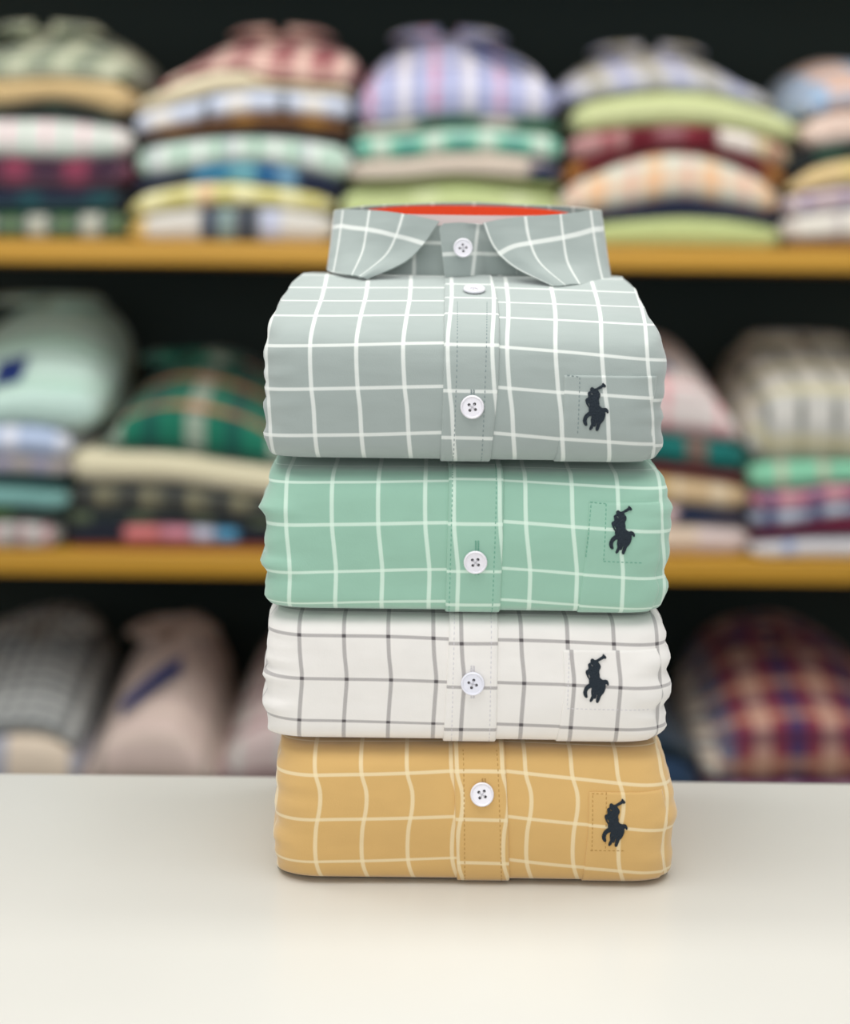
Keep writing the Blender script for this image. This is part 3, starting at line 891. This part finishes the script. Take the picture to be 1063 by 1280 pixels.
build_stack(B, [
 ('maroon, pink and cream checked shirt on top of the second upper stack', [(190,108),(230,88),(280,72),(350,66),(440,70)], plaid('A04450', U(.055,.0,.02,'E2C8B8',.8), U(.055,.03,.012,'641024',.85), V(.06,.01,.02,'E8C2B4',.55), V(.06,.04,.014,'5A1020',.6)), dict(rear=.058, collar=(335,.06,.02,.55))),
 ('cream folded shirt wedged under the maroon check, second upper stack', [(165,128),(200,112),(240,94),(300,88),(330,100),(435,108)], plaid('EBDFC0', V(.05,0,.015,'D8C49A',.5))),
 ('pale blue and white folded shirt over the brown one, upper shelf', [(163,140),(240,124),(268,115),(340,110),(435,118)], plaid('D7DDEC', U(.10,.01,.012,'26303C',.8), U(.10,.05,.03,'F0E8DC',.8), V(.04,0,.01,'B8C4DC',.6))),
 ('brown folded shirt, fourth in the second upper stack', [(170,168),(240,154),(310,142),(380,144),(432,150)], plaid('6B4520', U(.09,.03,.03,'9A6C28',.6))),
 ('black folded shirt lying between brown and mint ones, upper shelf', [(170,173),(240,166),(310,160),(380,163),(434,173)], plaid('151B24')),
 ('pale mint plaid folded shirt in the middle of the second upper stack', [(168,181),(230,173),(300,168),(370,171),(436,182)], plaid('C6DCCB', U(.05,.0,.012,'E8EBE6',.8), U(.05,.028,.008,'8FBFA6',.7), U(.1,.04,.006,'A090B8',.6), V(.03,0,.01,'E2EAE2',.6))),
 ('navy shirt with bright blue checks under the mint plaid, upper shelf', [(164,226),(230,214),(300,203),(370,212),(428,226)], plaid('16203C', blocks=[(240,285,'3A8CB4',.8),(285,320,'7CC0CC',.7),(320,345,'20669A',.8),(345,370,'7FB0D0',.7)])),
 ('yellow plaid folded shirt above the lowest one, second upper stack', [(160,250),(190,238),(260,227),(340,233),(415,245)], plaid('DCD488', U(.06,.0,.02,'EEE8B4',.8), U(.06,.035,.012,'B8AC30',.7), V(.02,.0,.008,'F2ECC8',.6), U(.18,.07,.02,'E8B090',.6))),
 ('navy and white block-checked shirt, lowest of the second upper stack', [(158,276),(190,266),(260,258),(340,259),(416,266)], plaid('D8D4CC', blocks=[(150,180,'D6B14A',.9),(250,275,'22344C',.95),(275,292,'6A8C8A',.9),(292,326,'2A3442',.95),(326,350,'B6BCD4',.9)])),
])
C = Stack('C', 1, 1.218, DP, 'shirts in the middle upper-shelf stack')
build_stack(C, [
 ('lavender blue shirt with pink stripes on top of the middle upper stack', [(446,104),(480,92),(560,84),(630,92),(694,100)], plaid('A3A8CE', U(.085,.01,.012,'D98FA4',.8), U(.03,.0,.008,'C6C8E2',.6), V(.03,.0,.008,'C8CCE6',.6), U(.085,.055,.016,'E8E2E0',.7)), dict(rear=.075, inner=(580,665,.28,.36,'1F3A72',.010,-.2), collar=(560,.07,.02,.6))),
 ('dark green folded shirt edge beneath the lavender top, middle upper stack', [(440,160),(500,152),(570,146),(640,148),(698,150)], plaid('3C6A50', blocks=[(430,520,'B8B8A6',.9),(600,640,'C8C2B4',.8)])),
 ('mint, teal and white plaid folded shirt, middle upper stack', [(438,170),(500,166),(570,158),(640,162),(702,168)], plaid('7CC6AC', U(.07,.01,.02,'DDE6D6',.85), U(.07,.045,.015,'2F8A84',.8), V(.04,.0,.012,'C8E2D2',.6))),
 ('beige pink shirt with a navy block at one end, middle upper stack', [(436,200),(500,197),(570,190),(640,192),(700,202)], plaid('D6C8B8', V(.04,.0,.012,'C4B0A0',.5), blocks=[(660,720,'14294E',1.0)])),
 ('thin olive folded shirt above the lime one, middle upper stack', [(436,228),(500,227),(570,222),(640,226),(700,228)], plaid('7E8A4E')),
 ('lime green folded shirt at the bottom of the middle upper stack', [(426,238),(490,236),(570,232),(640,238),(700,244)], plaid('CBD79A', U(.12,.0,.03,'DCE4B4',.6), V(.03,.0,.008,'B4C878',.5))),
 ('pale lime folded shirt on the shelf behind the grey collar', [(430,275),(490,272),(570,268),(640,270),(698,272)], plaid('BFD08C', V(.03,.0,.008,'D8E2B0',.5))),
])
Dk = Stack('D', 1, 1.222, DP, 'shirts in the fourth upper-shelf stack')
build_stack(Dk, [
 ('white, lavender and khaki checked shirt topping the fourth upper stack', [(706,108),(760,94),(830,88),(900,96),(968,122)], plaid('D2D0D4', U(.075,.0,.022,'A8A080',.75), U(.075,.035,.018,'A2A8D8',.7), V(.08,.06,.03,'A8AAB4',.5)), dict(rear=.058, collar=(830,.07,.018,.6))),
 ('plain lime folded shirt under the khaki check, fourth upper stack', [(715,128),(780,117),(850,113),(920,124),(1000,150)], plaid('D2D8A2', V(.03,.0,.01,'B8C480',.5))),
 ('wine red shirt with pink and white blocks, fourth upper stack', [(712,168),(780,160),(850,157),(920,162),(988,178)], plaid('6E1626', U(.11,.02,.02,'8E2A38',.6), blocks=[(705,782,'B88A88',.9),(820,858,'A06A70',.8),(898,945,'E8DED4',.95),(945,990,'D8C8A0',.9)])),
 ('deep red folded shirt above the orange plaid one, upper shelf', [(706,204),(770,190),(850,178),(920,190),(984,212)], plaid('6A1220', blocks=[(700,728,'A87030',.8),(958,990,'B07A3A',.8)])),
 ('orange, pink and white plaid arched shirt, fourth upper stack', [(700,238),(740,216),(790,196),(850,188),(910,200),(975,232)], plaid('E6DCCB', U(.075,.0,.022,'EDB27C',.75), U(.075,.045,.010,'E0988C',.7), V(.04,.0,.014,'F0C8A0',.55), V(.04,.02,.008,'C8D4C0',.6))),
 ('navy folded shirt between the orange plaid and the lime, upper shelf', [(704,270),(770,262),(850,248),(910,256),(978,270)], plaid('17203E')),
 ('lime green folded shirt, lowest of the fourth upper stack', [(706,284),(770,276),(850,270),(910,273),(980,284)], plaid('BCC888', V(.03,.0,.008,'D0DAA0',.5))),
])
E = Stack('E', 1, 1.212, DP, 'shirts in the rightmost upper-shelf stack')
build_stack(E, [
 ('sky blue and peach checked shirt topping the rightmost upper stack', [(1008,120),(1030,104),(1080,96),(1200,110)], plaid('E0B9A4', U(.085,.0,.03,'8CB4DA',.85), V(.07,.03,.02,'A4BCD4',.6), V(.07,.0,.012,'E8D2C0',.5)), dict(rear=.055)),
 ('peach and white folded shirt, second in the rightmost upper stack', [(1008,146),(1060,138),(1120,136),(1210,146)], plaid('E2C6B6', V(.03,.0,.01,'F0E4DA',.5))),
 ('black-green folded shirt in the rightmost upper stack', [(990,190),(1030,184),(1080,178),(1210,188)], plaid('141C1E', U(.1,.03,.04,'1E4A3A',.8))),
 ('yellow and peach arched shirt in the rightmost upper stack', [(990,228),(1020,208),(1070,196),(1130,198),(1210,226)], plaid('E0C48C', V(.03,.0,.012,'E8CCA8',.5), U(.09,.02,.03,'DCC880',.5))),
 ('white, pink and maroon checked shirt in the rightmost upper stack', [(984,244),(1020,238),(1070,232),(1130,234),(1214,244)], plaid('DED2D6', U(.05,.0,.012,'9A98B8',.7), V(.028,.004,.006,'7E2038',.85))),
 ('cream folded shirt with grey bars in the rightmost upper stack', [(982,270),(1020,267),(1070,262),(1130,264),(1214,268)], plaid('E8E2D6', U(.06,.0,.012,'B4A8A8',.6))),
 ('thin brown folded shirt on the shelf, rightmost upper stack', [(986,303),(1020,302),(1070,301),(1130,302),(1210,304)], plaid('8A5A28')),
])
# ---- middle shelf
Fk = Stack('F', 2, 1.206, DP, 'shirts in the leftmost middle-shelf stack')
build_stack(Fk, [
 ('pale aqua shirt with navy neck label, top of the leftmost middle stack', [(-110,520),(-40,500),(30,484),(85,482),(122,490)], plaid('C2DDD2', V(.10,.06,.03,'9CC8B0',.5), V(.03,.0,.006,'D4E8DE',.5)), dict(rear=.115, inner=(-20,18,.05,.22,'122A66',.003), collar=(10,.07,.02,.75))),
 ('light blue folded shirt under the pale aqua one, middle shelf', [(-110,540),(-40,534),(30,532),(88,540)], plaid('BCCBE6', U(.07,.02,.02,'E8E8F0',.8))),
 ('pinkish grey checked folded shirt, leftmost middle stack', [(-110,572),(-40,570),(30,570),(88,576)], plaid('A8A09E', U(.05,.0,.02,'8A8AA8',.6))),
 ('dark teal folded shirt in the leftmost middle stack', [(-110,596),(-40,595),(30,595),(84,598)], plaid('124240')),
 ('aqua blue folded shirt between two dark ones, middle shelf', [(-110,608),(-40,607),(30,608),(84,614)], plaid('7FB2AC', V(.02,.0,.006,'92C2BC',.5))),
 ('black-green folded shirt above the floral one, middle shelf', [(-110,636),(-40,636),(30,637),(84,642)], plaid('18302A', U(.1,.05,.03,'4A6A30',.6))),
 ('white and pink flower-speckled shirt, lowest of the leftmost middle stack', [(-110,656),(-40,655),(20,650),(76,654)], plaid('BDB4B0', U(.035,.0,.012,'C07080',.7), V(.02,.006,.007,'D8D6D0',.7), U(.05,.02,.01,'707A70',.6))),
])
G = Stack('G', 2, 1.222, DP, 'shirts in the second middle-shelf stack')
build_stack(G, [
 ('green tartan shirt with orange bands topping the second middle stack', [(126,560),(150,530),(200,508),(250,506),(310,528),(372,572)], plaid('17735A', U(.11,.03,.026,'A8B0A0',.75), U(.11,.08,.02,'0E4A44',.8), V(.10,.062,.016,'C87A40',.85), V(.05,.0,.008,'0E3C3A',.7)), dict(rear=.060, collar=(218,.06,.025,.55))),
 ('cream folded shirt under the green tartan, middle shelf', [(86,560),(150,564),(220,567),(300,578),(385,590)], plaid('E6DDBE', V(.04,.0,.012,'D6CCA8',.5))),
 ('black and khaki plaid folded shirt, second middle stack', [(88,604),(150,604),(220,606),(300,618),(380,626)], plaid('5E5E50', U(.06,.0,.018,'8A8468',.7), U(.06,.035,.014,'20242C',.9), V(.03,.0,.01,'30343A',.6))),
 ('dark navy-green folded shirt under the khaki plaid, middle shelf', [(80,640),(150,642),(220,646),(300,650),(380,654)], plaid('202C30', U(.08,.03,.03,'5E6A4E',.6))),
 ('navy shirt with coral, pink and white blocks, second middle stack', [(82,660),(150,657),(220,655),(300,660),(380,664)], plaid('1A2030', blocks=[(160,204,'D88080',.95),(206,242,'D890A0',.9),(244,272,'C8C8DC',.95),(274,300,'5AA0C8',.95)])),
 ('thin rust folded shirt on the shelf, lowest of the second middle stack', [(84,680),(150,680),(220,680),(300,681),(380,681)], plaid('8A4224')),
])
H = Stack('H', 2, 1.220, DP, 'shirts in the middle-shelf stack next to the front stack')
build_stack(H, [
 ('pinkish white shirt with red edge stripes, topping a middle-shelf stack', [(690,540),(740,500),(800,480),(870,480),(910,510),(934,545)], plaid('DCCFCB', U(.07,.04,.010,'D8707C',.6), V(.06,.0,.008,'D88890',.5), V(.05,.02,.012,'F0E8E2',.5)), dict(rear=.058, inner=(828,852,.12,.2,'7A8CA8',.003))),
 ('teal and brown folded shirt under the pinkish white one, middle shelf', [(690,540),(760,538),(830,543),(890,550),(940,556)], plaid('0F6E68', U(.085,.02,.028,'7A5A50',.85))),
 ('wine red folded shirt above the beige one, middle shelf', [(690,575),(760,575),(830,580),(890,588),(940,594)], plaid('64141E')),
 ('beige orange folded shirt in the stack beside the front shirts', [(690,588),(760,588),(830,592),(890,598),(942,608)], plaid('DCBE94', U(.06,.03,.02,'E8D8BC',.6), U(.12,.08,.02,'C09A50',.6))),
 ('navy folded shirt with a pink end between beige and pink, middle shelf', [(694,630),(760,630),(830,632),(890,638),(940,640)], plaid('182848', blocks=[(800,850,'E2C6C4',.9),(898,945,'3A3440',.7)])),
 ('pale pink folded shirt on the shelf beside the front shirts', [(692,655),(760,655),(830,657),(890,656),(944,660)], plaid('E0CDC8', blocks=[(700,878,'D9BE80',.35)], )),
])
I = Stack('I', 2, 1.210, DP, 'shirts in the rightmost middle-shelf stack')
build_stack(I, [
 ('white, grey and khaki checked shirt topping the rightmost middle stack', [(944,520),(970,492),(1010,482),(1080,484),(1190,510)], plaid('D6D3CB', U(.045,.0,.010,'2E3832',.8), V(.08,.07,.03,'C2BA92',.7), V(.04,.01,.01,'B0B0AC',.6)), dict(rear=.060, collar=(1040,.065,.02,.6))),
 ('mint green folded shirt with white gaps, rightmost middle stack', [(944,580),(1000,577),(1060,577),(1190,582)], plaid('8ED2AE', U(.055,.03,.012,'C8C0A8',.8))),
 ('pink and purple checked folded shirt, rightmost middle stack', [(946,616),(1000,614),(1060,606),(1190,610)], plaid('B46A88', U(.06,.0,.02,'D8A0A8',.7), U(.06,.035,.014,'5A4A7A',.8), V(.02,.0,.006,'D8B8B0',.5))),
 ('blue-grey checked folded shirt above the wine one, rightmost middle stack', [(946,640),(1000,638),(1060,630),(1190,634)], plaid('A0A8BC', U(.06,.0,.016,'C8D0DC',.7), U(.06,.035,.016,'3A4470',.8))),
 ('wine and navy folded shirt, second from the bottom at middle right', [(948,662),(1000,656),(1060,647),(1190,652)], plaid('6E1A34', V(.03,.0,.012,'1E1C44',.8))),
 ('white folded shirt with blue edge, lowest of the rightmost middle stack', [(946,680),(1000,674),(1060,672),(1190,676)], plaid('DEDCE0', U(.12,.0,.016,'8EA4D0',.7))),
])
# ---- lower shelf
def low(letter, group, Yf, rows, z=3):
    s = Stack(letter, 3, Yf, DP, group); build_stack(s, rows)
low('J', 'shirts in the leftmost lower-shelf stack', 1.215, [
 ('grey and black checked shirt topping the leftmost lower stack', [(-110,930),(-40,905),(20,895),(70,900),(104,930)], plaid('A4A8A6', U(.022,.0,.006,'E0E0DC',.7), V(.022,.0,.006,'3A3C40',.7), U(.022,.011,.004,'3A3C40',.7)), dict(rear=.085, collar=(20,.07,.02,.6))),
 ('cream and grey-blue folded shirt under the black check, lower shelf', [(-110,945),(-40,925),(20,918),(70,922),(104,940)], plaid('F0DEC8', U(.12,.04,.04,'A0A8BC',.8))),
 ('dark folded shirt, third in the leftmost lower stack', [(-110,990),(20,990),(104,992)], plaid('2A3038')),
 ('grey folded shirt at the bottom of the leftmost lower stack', [(-110,1035),(20,1035),(104,1036)], plaid('80807C'))])
low('K', 'shirts in the second lower-shelf stack', 1.220, [
 ('pinkish beige shirt with navy and gold neck label, second lower stack', [(106,970),(140,925),(190,905),(230,910),(276,965)], plaid('E2CCC2', V(.05,.0,.01,'D8C8B8',.5), U(.14,.0,.012,'8A8478',.5)), dict(rear=.080, inner=(150,218,.03,.14,'14306E',.015,.22), collar=(190,.05,.02,.7))),
 ('grey plaid folded shirt, second in the second lower stack', [(106,985),(190,983),(276,985)], plaid('908C8A', U(.05,0,.01,'C0BCB8',.6))),
 ('brown folded shirt at the bottom of the second lower stack', [(106,1030),(190,1030),(276,1031)], plaid('6A5444'))])
low('L', 'shirts in the lower-shelf stack behind the front shirts', 1.222, [
 ('dusty pink grey shirt topping the lower stack behind the front shirts', [(280,962),(310,925),(360,905),(420,912),(462,950)], plaid('D4C0BC', U(.06,.0,.012,'C8D0C8',.6), V(.08,.06,.02,'9A7078',.6)), dict(rear=.070)),
 ('white folded shirt, middle of the lower stack behind the front shirts', [(280,985),(370,983),(462,985)], plaid('C8C4BC')),
 ('navy folded shirt, lowest of the lower stack behind the front shirts', [(280,1030),(370,1030),(462,1031)], plaid('202C44'))])
low('M', 'dark shirts in the fourth lower-shelf stack', 1.225, [
 ('dark teal folded shirt with blue edge, topping the dark lower stack', [(690,960),(760,930),(840,925),(884,950)], plaid('16282E', V(.04,.0,.012,'223A5A',.8)), dict(rear=.03)),
 ('dark blue folded shirt, second in the dark lower stack', [(690,968),(760,950),(840,945),(884,960)], plaid('28405C')),
 ('black folded shirt at the bottom of the dark lower stack', [(690,1020),(780,1020),(884,1021)], plaid('15181C'))])
low('N', 'shirts in the rightmost lower-shelf stack', 1.212, [
 ('red, purple and cream tartan shirt with pale edge, rightmost lower stack', [(892,955),(930,915),(980,900),(1060,902),(1180,950)], plaid('8E3A48', U(.09,.0,.024,'D0AC98',.7), U(.09,.045,.024,'24386A',.8), V(.07,.0,.018,'4A1A3A',.7), V(.07,.035,.016,'C89A78',.6), blocks=[(885,925,'D8D2C4',1.0)]), dict(rear=.075, collar=(1010,.07,.02,.6))),
 ('purple folded shirt, second in the rightmost lower stack', [(892,982),(1000,980),(1180,982)], plaid('7A4A6A', U(.07,.0,.02,'B890A0',.6))),
 ('red folded shirt at the bottom of the rightmost lower stack', [(892,1030),(1000,1030),(1180,1031)], plaid('7A2A34'))])

# ------------------------------------------------------------------ light
def area(name, loc, size, power, tgt=None, color=(1, 1, 1)):
    l = bpy.data.lights.new(name, 'AREA'); l.shape = 'RECTANGLE'; l.size, l.size_y = size; l.energy = power; l.color = color
    o = bpy.data.objects.new(name, l); COL.objects.link(o); o.location = loc
    d = (Vector(tgt) - Vector(loc)) if tgt else Vector((0, 0, -1))
    o.rotation_euler = d.to_track_quat('-Z', 'Y').to_euler()
    return o
area('ceiling_panel_lamp', (-0.45, -0.35, 1.8), (1.6, 0.9), 17, (-0.1, 0.1, 0.1), (1.0, 0.985, 0.95))
area('ceiling_panel_lamp', (0.9, -0.2, 1.8), (1.4, 0.6), 7, (0.6, 0.5, 0.0), (1.0, 0.985, 0.95))
area('ceiling_panel_lamp', (0.0, 0.35, 1.9), (2.4, 0.3), 20, (0, 0.6, 0.1), (1.0, 0.985, 0.95))
area('added_front_fill', (-0.4, -2.9, 0.6), (3.0, 1.8), 24, (0, 0, 0.15), (0.985, 0.99, 1.0))  # added fill from behind the camera to brighten the upright fronts
w = bpy.data.worlds.new('world'); scn.world = w; w.use_nodes = True
bg = w.node_tree.nodes['Background']; bg.inputs[0].default_value = (0.94, 0.97, 1.0, 1); bg.inputs[1].default_value = 0.54

scn.view_settings.view_transform = 'Standard'; scn.view_settings.look = 'None'
scn.view_settings.exposure = 0.06; scn.view_settings.gamma = 1.0; scn.view_settings.use_curve_mapping = False
scn.cycles.max_bounces = 8
